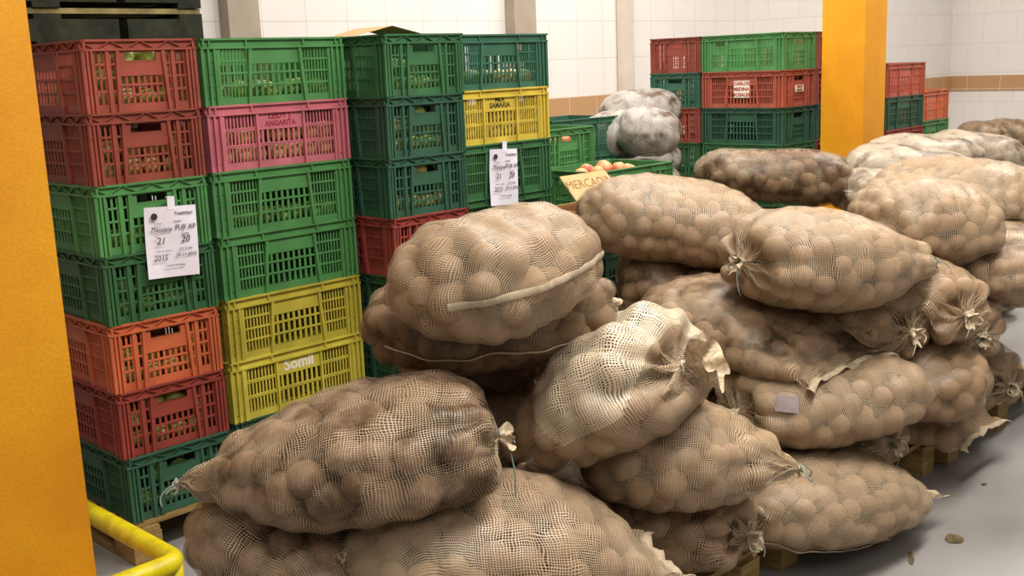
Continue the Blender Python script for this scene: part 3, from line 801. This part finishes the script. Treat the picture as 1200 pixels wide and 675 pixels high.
    for _ in range(2):
        s_ = h.copy(); s_[1:-1] = (h[:-2]+h[2:]+np.roll(h, 1, 1)[1:-1]+np.roll(h, -1, 1)[1:-1])/4; h = .5*h+.5*s_
    h = h+.0035
    loose = opt.get('loose', 0)
    if loose:
        k = smooth01((t-.30)/.25)[:, None]*np.clip(np.sin(th)*.8+.45, 0, 1)[None]*np.clip((1-t)*5, 0, 1)[:, None]
        fold = np.abs(np.sin(th*5.0+2*np.sin(t[:, None]*6)+t[:, None]*5))[..., :]
        h = h+k*(.022+.030*fold)*loose
    thick = np.minimum(1, half.reshape(NT_, NH)/.03)
    Pn = P+nrm*(h*thick)[:, :, None]
    mats = [M[net]]
    mi = np.zeros(len(q4))
    if loose:
        mats.append(M['net_loose']); kk = (k > .3)[:-1].ravel(); mi = kk.astype(int)
    nm = np_mesh('net', Pn.reshape(-1, 3)-base, q4, True, mats, mi)
    # thread coordinates in metres
    rp = fw(t)*W*.25+fh(t)*T*.25; arc_t = np.concatenate([[0], np.cumsum(np.hypot(np.diff(t)*L, np.diff(rp)))])+rp[0]; circ = 2*math.pi*math.sqrt((W*W+T*T)/8); Lt = arc_t[-1]+rp[-1]
    thx = np.append(th, th[0]+2*math.pi); Rc = circ/(2*math.pi)
    Ug = np.repeat((Rc*(math.pi/2-thx))[None], NT_, 0); Vg = np.repeat(arc_t[:, None], NH+1, 1)
    for e, q, cl, sg, rho in ((eA, t, cA, 1, arc_t[:, None]), (eB, 1-t, cB, -1, (Lt-arc_t)[:, None])):
        if e == 'round':         # sheet folded over a rounded end: threads stay parallel
            bl_ = smooth01(q/cl)[:, None]
            Ug = (1-bl_)*rho*np.cos(thx)[None]+bl_*Ug
            vp = rho*np.abs(np.sin(thx))[None]; vp = vp if sg > 0 else Lt-vp
            Vg = (1-bl_)*vp+bl_*Vg
    uvl = nm.uv_layers.new(name='net')
    U = np.stack([Ug[:-1, :-1], Ug[1:, :-1], Ug[1:, 1:], Ug[:-1, 1:]], -1)
    Vv = np.stack([Vg[:-1, :-1], Vg[1:, :-1], Vg[1:, 1:], Vg[:-1, 1:]], -1)
    uvl.data.foreach_set('uv', np.stack([U, Vv], -1).astype(np.float32).ravel())
    link('net', nm, root)
    # gathered mouth and string, sewn hems
    for e, q0, sg, ring in ((eA, 0, -1, 0), (eB, 1, 1, NT_-1)):
        if e == 'tie' or e == 'point':
            small = e == 'point'
            c0 = Pn[ring].mean(0); nn = 40; a = np.arange(nn)*2*math.pi/nn
            ph = rs.uniform(0, 6.28); V = []; Q = []
            ex = opt.get('tuft', .35)
            prof = [(0, .016), (.012, .011), (.022, .014), (.035, .026*ex+.008), (.055, .040*ex+.010), (.070, .050*ex+.010)] if not small else [(0, .012), (.01, .007), (.018, .008), (.03, .012), (.04, .014)]
            for j, (z, r) in enumerate(prof):
                k = j/(len(prof)-1)
                rad = r*(1+.26*k*np.sin(a*6+ph)+.16*k*np.sin(a*3+ph*2))
                zz = z*(ex+.25)+.008*k*np.sin(a*3+ph)+.004*k*np.sin(a*6)
                if ex < .8: zz = zz-.010*k
                pt = c0+d*sg*(zz-.006)[:, None]+lat*(rad*np.cos(a))[:, None]+upv*(rad*np.sin(a))[:, None]-np.array([0, 0, 1.])*(.012*k*k)
                V.append(pt)
            for j in range(len(prof)-1):
                for i in range(nn): Q.append((j*nn+i, j*nn+(i+1) % nn, (j+1)*nn+(i+1) % nn, (j+1)*nn+i))
            link('tied_neck', np_mesh('tied_neck', np.concatenate(V)-base, np.array(Q), True, [M['cloth']]), root)
            sb = MB(); a = np.linspace(0, 2*math.pi, 20); rr_ = .0145 if not small else .0095
            sb.tube(c0-base+d*sg*.006+rr_*np.cos(a)[:, None]*lat+rr_*np.sin(a)[:, None]*upv, .0028, 6)
            if opt.get('string', 1):
                ln = .04 if small else opt.get('slen', .07); k = np.linspace(0, 1, 9)[:, None]; sd = rs.choice([-1, 1])
                pts = c0-base+d*sg*(.008+.03*np.sin(k*2.2))+lat*sd*(.012+.03*k)-np.array([0, 0, 1.])*ln*k**1.5
                sb.tube(pts, .0020, 6)
                pts = c0-base+d*sg*(.010+.03*k)+lat*-sd*(.010+.035*np.sin(k*3))-np.array([0, 0, 1.])*.03*k
                sb.tube(pts, .0020, 6)
            sb.obj('tie_string', M['bluetwine' if seed % 2 else 'twine'], root, True)
        elif e in ('seam', 'seamc'):
            V = []; Q = []; js = list(range(NH)); 
            left = Pn[ring]; o_ = np.argsort(((left-left.mean(0)) @ lat)); 
            xs = np.linspace(-1, 1, 34); wv = (left-left.mean(0)) @ lat
            hw = wv.max(); 
            top_i = [np.argmin(np.abs(wv-x*hw)) for x in xs]
            line = left.mean(0)+np.outer(xs*hw*1.02, lat)
            cb = np.array([left[i]-left.mean(0)-lat*wv[i] for i in top_i]); line = line+0*cb; ax_ = np.polyfit(wv, (left-left.mean(0)) @ upv, 4); line = line+np.polyval(ax_, xs*hw)[:, None]*upv; ad_ = np.polyfit(wv, (left-left.mean(0)) @ d, 4); line = line+np.polyval(ad_, xs*hw)[:, None]*d
            wob = .0035*np.sin(xs*11+seed)+.002*np.sin(xs*19)
            for j, (o1, o2) in enumerate(((-.012, 0), (.004, 1), (.020, 2))):
                V.append(line+d*sg*(o1+.010*np.abs(xs)**4)[:, None]+upv*(wob*(1+.6*j)+(.003 if j == 1 else 0))[:, None])
            nn = len(xs)
            for j in range(2):
                for i in range(nn-1): Q.append((j*nn+i, j*nn+i+1, (j+1)*nn+i+1, (j+1)*nn+i))
            hm = link('sewn_hem', np_mesh('sewn_hem', np.concatenate(V)-base, np.array(Q), True, [M['hem']]), root)
            sf_ = hm.modifiers.new('thickness', 'SOLIDIFY'); sf_.thickness = .003
    for (ang, wd, t0, t1) in opt.get('strip', []):
        j = int(((math.radians(ang)+math.pi/2) % (2*math.pi))/(2*math.pi)*NH) % NH
        i0, i1 = int(t0*NT_), int(t1*NT_); rows = range(max(1, i0), min(NT_-1, i1)); V = []; Q = []
        for i in rows:
            jj = (j+int(round(1.6*math.sin(i*.13+seed)))*0) % NH
            p = Pn[i, jj]; tg = Pn[i, (jj+1) % NH]-Pn[i, jj-1]; tg /= np.linalg.norm(tg)
            V += [p-tg*wd/2+nrm[i, jj]*.0045, p+nrm[i, jj]*.008, p+tg*wd/2+nrm[i, jj]*.0045]
        nr = len(list(rows))
        for i in range(nr-1):
            for q in (0, 1): Q.append((i*3+q, i*3+q+1, i*3+q+4, i*3+q+3))
        link('sewn_seam', np_mesh('sewn_seam', np.array(V)-base, np.array(Q), True, [M['hem']]), root)
    if 'tagat' in opt:
        tt, ang = opt['tagat']; i = int(tt*NT_); j = int(((math.radians(ang)+math.pi/2) % (2*math.pi))/(2*math.pi)*NH) % NH
        p, nv = Pn[i, j], nrm[i, j]; x = np.cross(nv, [0, 0, 1.]); x /= np.linalg.norm(x); y = np.cross(nv, x); y = -y if y[2] < 0 else y
        p = p+nv*.006
        cr_ = [p-x*.036+y*.0, p+x*.036+y*.004, p+x*.034+y*.062+nv*.006, p-x*.034+y*.056+nv*.002]
        tg_ = link('tag', np_mesh('tag', np.array(cr_)-base, np.array([[0, 1, 2, 3]]), False, [M['tag']]), root); tg_['label'] = 'pale blank tag'
    PLACED.append((A, d, lat, upv, L, fw, fh, W, T, cen))
    return root

SACKS = [
    ('D', (1.72, 2.72, 0.28), (1.74, 1.95, 0.26), 0.448, 0.312, 'round', 'round', 0, {'seed': 4}),
    ('E', (1.5, 1.78, 0.25), (2.18, 1.62, 0.24), 0.47, 0.275, 'round', 'tie', 0, {'seed': 5}),
    ('J', (2.38, 2.38, 0.28), (2.55, 1.57, 0.25), 0.426, 0.288, 'round', 'tie', 0, {'seed': 6}),
    ('f1', (1.62, 2.42, 0.27), (2.45, 2.38, 0.27), 0.448, 0.3, 'round', 'round', 0, {'seed': 60}),
    ('f3', (1.8, 2.02, 0.27), (2.34, 2.0, 0.27), 0.403, 0.3, 'round', 'round', 0, {'seed': 61}),
    ('f2', (1.7, 2.34, 0.54), (2.46, 2.3, 0.54), 0.47, 0.312, 'round', 'round', 0, {'seed': 62}),
    ('B', (1.333, 2.413, 0.53), (1.407, 1.887, 0.42), 0.403, 0.3, 'round', 'round', 0, {'seed': 7}),
    ('C', (1.395, 2.016, 0.48), (2.09, 1.588, 0.37), 0.538, 0.388, 'round', 'seamc', 0, {'seed': 8}),
    ('I', (2.26, 2.0, 0.52), (2.607, 1.477, 0.47), 0.493, 0.325, 'round', 'point', 0, {'seed': 9}),
    ('H', (2.207, 2.082, 0.557), (2.322, 1.632, 0.813), 0.65, 0.325, 'seam', 'tie', 0, {'seed': 10, 'loose': 1}),
    ('A', (1.19, 2.31, 0.66), (1.747, 1.742, 0.75), 0.549, 0.344, 'point', 'tie', 0, {'seed': 11}),
    ('f4', (1.92, 2.32, 0.76), (2.46, 2.28, 0.76), 0.403, 0.25, 'round', 'round', 0, {'seed': 63}),
    ('G', (1.721, 2.261, 0.92), (2.414, 1.98, 0.93), 0.493, 0.312, 'round', 'tie', 0, {'seed': 12}),
    ('F', (1.612, 1.896, 1.06), (2.189, 1.946, 1.12), 0.448, 0.331, 'round', 'round', 0, {'seed': 13}),
    ('P', (2.65, 1.755, 0.25), (3.498, 1.564, 0.12), 0.526, 0.312, 'round', 'seamc', 0, {'seed': 20, 'zmin': 0.05}),
    ('T', (3.52, 2.35, 0.28), (3.467, 1.573, 0.27), 0.47, 0.312, 'round', 'tie', 0, {'seed': 21}),
    ('O', (2.879, 1.893, 0.47), (3.541, 1.572, 0.48), 0.504, 0.3, 'tie', 'round', 0, {'seed': 22}),
    ('Mb', (3.0, 2.75, 0.45), (3.5, 2.3, 0.45), 0.515, 0.338, 'round', 'round', 0, {'seed': 23}),
    ('M', (3.262, 2.692, 0.72), (3.62, 2.35, 0.7), 0.448, 0.325, 'tie', 'round', 0, {'seed': 24}),
    ('N', (3.232, 2.423, 0.74), (3.167, 1.638, 0.6), 0.56, 0.312, 'round', 'seam', 0, {'seed': 25}),
    ('Q', (3.62, 2.35, 0.7), (3.495, 1.539, 0.66), 0.47, 0.338, 'round', 'tie', 0, {'seed': 26}),
    ('K', (2.96, 1.926, 0.95), (3.718, 1.589, 0.87), 0.56, 0.35, 'tie', 'point', 0, {'seed': 27}),
    ('L', (3.143, 2.754, 1.04), (3.688, 2.239, 0.916), 0.56, 0.35, 'round', 'round', 0, {'seed': 28}),
    ('U', (4.0, 2.3, 0.27), (3.998, 1.526, 0.18), 0.493, 0.325, 'round', 'seam', 0, {'seed': 30}),
    ('S', (3.75, 2.25, 0.47), (3.798, 1.414, 0.4), 0.47, 0.338, 'round', 'round', 0, {'seed': 31}),
    ('W', (4.55, 2.3, 0.27), (4.348, 1.515, 0.27), 0.47, 0.325, 'round', 'tie', 0, {'seed': 32}),
    ('V', (4.3, 2.25, 0.5), (4.019, 1.512, 0.54), 0.47, 0.338, 'round', 'tie', 0, {'seed': 33}),
    ('R', (3.98, 2.25, 0.7), (3.709, 1.442, 0.69), 0.47, 0.35, 'round', 'tie', 0, {'seed': 34}),
    ('AF', (4.079, 1.554, 0.74), (4.9, 1.65, 0.72), 0.47, 0.338, 'round', 'round', 0, {'seed': 35}),
    ('X', (3.934, 2.002, 0.958), (4.352, 1.632, 0.896), 0.56, 0.375, 'round', 'round', 0, {'seed': 36}),
    ('Y', (4.75, 2.35, 0.95), (4.784, 1.559, 0.901), 0.582, 0.4, 'round', 'round', 0, {'seed': 37}),
    ('Z', (4.238, 2.962, 1.071), (4.836, 2.478, 0.996), 0.46, 0.28, 'round', 'tie', 0, {'seed': 40}),
    ('AC', (4.599, 2.418, 0.961), (4.947, 2.352, 0.95), 0.36, 0.22, 'round', 'round', 0, {'seed': 41}),
    ('AA', (5.173, 2.722, 1.012), (5.666, 2.206, 0.954), 0.5, 0.28, 'round', 'round', 0, {'seed': 42}),
    ('AB', (5.831, 2.93, 1.019), (6.296, 2.446, 0.978), 0.48, 0.28, 'round', 'round', 0, {'seed': 43}),
    ('AB2', (6.356, 2.829, 1.007), (6.765, 2.388, 0.914), 0.48, 0.3, 'round', 'round', 0, {'seed': 44}),
    ('AD', (8.199, 3.404, 0.911), (8.475, 3.122, 0.908), 0.45, 0.26, 'round', 'round', 0, {'seed': 45}),
    ('AD2', (8.755, 3.422, 0.914), (9.094, 3.057, 0.842), 0.45, 0.28, 'round', 'round', 0, {'seed': 46}),
    ('w1', (5.202, 4.2, 1.2), (5.471, 3.909, 1.134), 0.5, 0.34, 'round', 'round', 0, {'seed': 50}),
    ('w2', (5.313, 4.509, 1.147), (5.376, 4.144, 1.112), 0.42, 0.34, 'round', 'round', 0, {'seed': 51}),
    ('w3', (5.76, 4.81, 1.241), (6.166, 4.403, 1.257), 0.5, 0.3, 'round', 'round', 0, {'seed': 52}),
]
BUR = 'potato sack buried in the middle of the nearest pile'
INFO = {
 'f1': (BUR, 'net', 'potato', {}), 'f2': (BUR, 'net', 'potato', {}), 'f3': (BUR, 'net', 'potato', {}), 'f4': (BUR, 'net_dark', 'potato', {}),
 'D': ('lowest sack at the left of the nearest pile, mostly below the frame', 'net', 'potato', {}),
 'E': ('small corner of a sack under the right tip of the front bottom sack', 'net', 'potato', {}),
 'J': ('tied potato sack on the pallet at the right foot of the nearest pile', 'net', 'potato', {'tuft': .45}),
 'B': ('dusty sack squeezed under the big tied front sack, sloping down at left', 'net_dirty', 'potato', {}),
 'C': ('big front bottom sack with pale stretched net and white sewn tip', 'net_pale', 'potato', {'pr': .042}),
 'I': ('sack with pointed right tip resting above the tied bottom sack of the nearest pile', 'net_pale', 'potato', {}),
 'H': ('half empty sack with bunched whitish loose net and tied tuft', 'net_pale', 'potato', {'tuft': 1.2}),
 'A': ('large mud-stained front sack with a pointed left tip and tied right end', 'net_dirty', 'potato_dirty', {'tuft': .4, 'slen': .2, 'pr': .044}),
 'G': ('dusty sack second from the top of the nearest pile, thin seam along its side', 'net_dark', 'potato', {'strip': [(-14, .005, .06, .85)], 'tuft': .5, 'pr': .042}),
 'F': ('topmost sack of the nearest pile with a broad white sewn seam', 'net_pale', 'potato', {'strip': [(6, .018, .05, .95)], 'pr': .043}),
 'P': ('lowest front sack of the middle pile, white hem drooping to the floor', 'net_pale', 'potato', {'strip': [(-52, .014, .1, .97)]}),
 'T': ('small tied sack end low beside the drooping hem sack, dark string', 'net', 'potato', {}),
 'O': ('tied sack with a pale blank tag in the middle pile', 'net_pale', 'potato', {'tagat': (.2, 22)}),
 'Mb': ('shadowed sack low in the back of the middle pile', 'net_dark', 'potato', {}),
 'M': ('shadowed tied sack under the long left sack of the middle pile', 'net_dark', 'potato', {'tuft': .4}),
 'N': ('sack with a wavy sewn hem, lying under the top tied sack of the middle pile', 'net_dirty', 'potato', {}),
 'Q': ('round sack end puckered to a small knot below the pointed tip of the top sack', 'net', 'potato', {}),
 'K': ('large top sack of the middle pile with puckered tied left end and pointed right tip', 'net_pale', 'potato', {'pr': .038, 'slen': .10}),
 'L': ('long sack at the back left of the middle pile, beside the cardboard sign', 'net_pale', 'potato', {'pr': .034}),
 'U': ('sack with white hem hanging over its pallet between two pallet blocks', 'net', 'potato', {}),
 'S': ('sack below the two tied sack ends, second layer of the right pile', 'net', 'potato', {}),
 'W': ('lowest sack at the right edge above a pallet block', 'net', 'potato', {}),
 'V': ('tied sack end at the right edge, second from the floor', 'net', 'potato', {}),
 'R': ('tied sack with a wide open gathered mouth in the right pile', 'net', 'potato', {'tuft': .4}),
 'AF': ('sack partly cut by the right edge, under the upper right sack', 'net_dirty', 'potato', {}),
 'X': ('plump sack on top of the right pile, streaked net, behind the pointed tip', 'net_pale', 'potato', {'pr': .034}),
 'Y': ('top sack at the right edge of the picture behind the plump streaked one', 'net_pale', 'potato', {'pr': .034}),
 'Z': ('dark dusty long sack with shiny top in front of the far crates', 'net_dark', 'potato_dirty', {'far': 1, 'zmin': .1}),
 'AC': ('small pale sack end between the dark dusty sack and the plump streaked one', 'net_far', 'potato', {'far': 1}),
 'AA': ('pale sack with dark specks lying below the back column', 'net_far', 'potato_dirty', {'far': 1}),
 'AB': ('whitish sack behind the speckled one at the foot of the back column', 'net_far', 'potato', {'far': 1}),
 'AB2': ('whitish rounded sack right of the back column, farthest of the pale tops', 'net_far', 'potato', {'far': 1}),
 'AD': ('brownish small sack in the distance under the tan tile band', 'net_dark', 'potato_dirty', {'far': 1}),
 'AD2': ('brownish distant sack at the right edge under the tan tile band', 'net_dark', 'potato_dirty', {'far': 1}),
 'w1': ('grey white sack nearest the far narrow crate stack', 'net_grey', 'potato', {'far': 1}),
 'w2': ('grey white sack beside the dark green open crate', 'net_grey', 'potato', {'far': 1}),
 'w3': ('grey white sack lying highest against the tiled wall', 'net_grey', 'potato', {'far': 1}),
}
for (key, A, B, W, T, eA, eB, roll, opt) in SACKS:
    lab, net, pot, extra = INFO[key]
    opt = dict(opt); opt.update(extra)
    sack(key, A, B, W, T, eA, eB, roll, opt, lab, net, pot, 'buried sacks of the nearest pile' if lab == BUR else None)

# buried sacks that carry the back rows
BY = {}
for o in list(bpy.data.objects):
    if o.get('category') == 'sack': BY[o['label']] = o
for key, dz, n in (('Z', .27, 3), ('AA', .27, 3), ('AB', .27, 3), ('AB2', .27, 3), ('AD', .27, 3), ('AD2', .27, 3), ('w1', .32, 3), ('w2', .32, 3), ('w3', .32, 3)):
    src = BY[INFO[key][0]]
    zs = [src.location.z-dz*i for i in range(1, 6)]
    zs = [z for z in zs if z > .12]+[.005]
    for z in zs:
        c = src.copy(); COL.objects.link(c); c.location.z = z
        c['label'] = 'potato sack buried under the top sacks of the back rows'; c['group'] = 'buried sacks of the back rows'
        for ch in src.children:
            q = ch.copy(); COL.objects.link(q); q.parent = c

# ------------------------------------------------------------------ light
def area(name, loc, sx, sy, power, col=(1, .96, .9), target=None):
    l = bpy.data.lights.new(name, 'AREA'); l.shape = 'RECTANGLE'; l.size = sx; l.size_y = sy; l.energy = power; l.color = col
    o = bpy.data.objects.new(name, l); COL.objects.link(o); o.location = loc
    if target is not None:
        o.rotation_euler = (Vector(target)-Vector(loc)).to_track_quat('-Z', 'Y').to_euler()
    return o
area('ceiling_and_fill_light', (1.6, .6, 4.1), 2.6, .5, 112)
area('ceiling_and_fill_light', (3.6, .8, 4.1), 2.6, .5, 132)
area('ceiling_and_fill_light', (4.6, 3.0, 4.1), 2.6, .5, 132)
area('ceiling_and_fill_light', (8.2, 2.2, 4.1), 2.6, .8, 170)
area('ceiling_and_fill_light', (6.0, 5.0, 4.1), 3.0, .4, 100)  # extra light added to brighten the back wall
area('ceiling_and_fill_light', (-.2, -1.2, 3.8), 2.5, 1.2, 45, target=(2.2, 2.2, .6))  # unseen front fill behind the camera, keeps sack and crate fronts bright
w = bpy.data.worlds.new('hall_ambient'); SC.world = w; w.use_nodes = True
bg = w.node_tree.nodes['Background']; bg.inputs[0].default_value = (1, .95, .9, 1); bg.inputs[1].default_value = .22
SC.view_settings.view_transform = 'Standard'
SC.view_settings.look = 'None'
SC.view_settings.exposure = 0
SC.cycles.transparent_max_bounces = 16
SC.cycles.max_bounces = 6
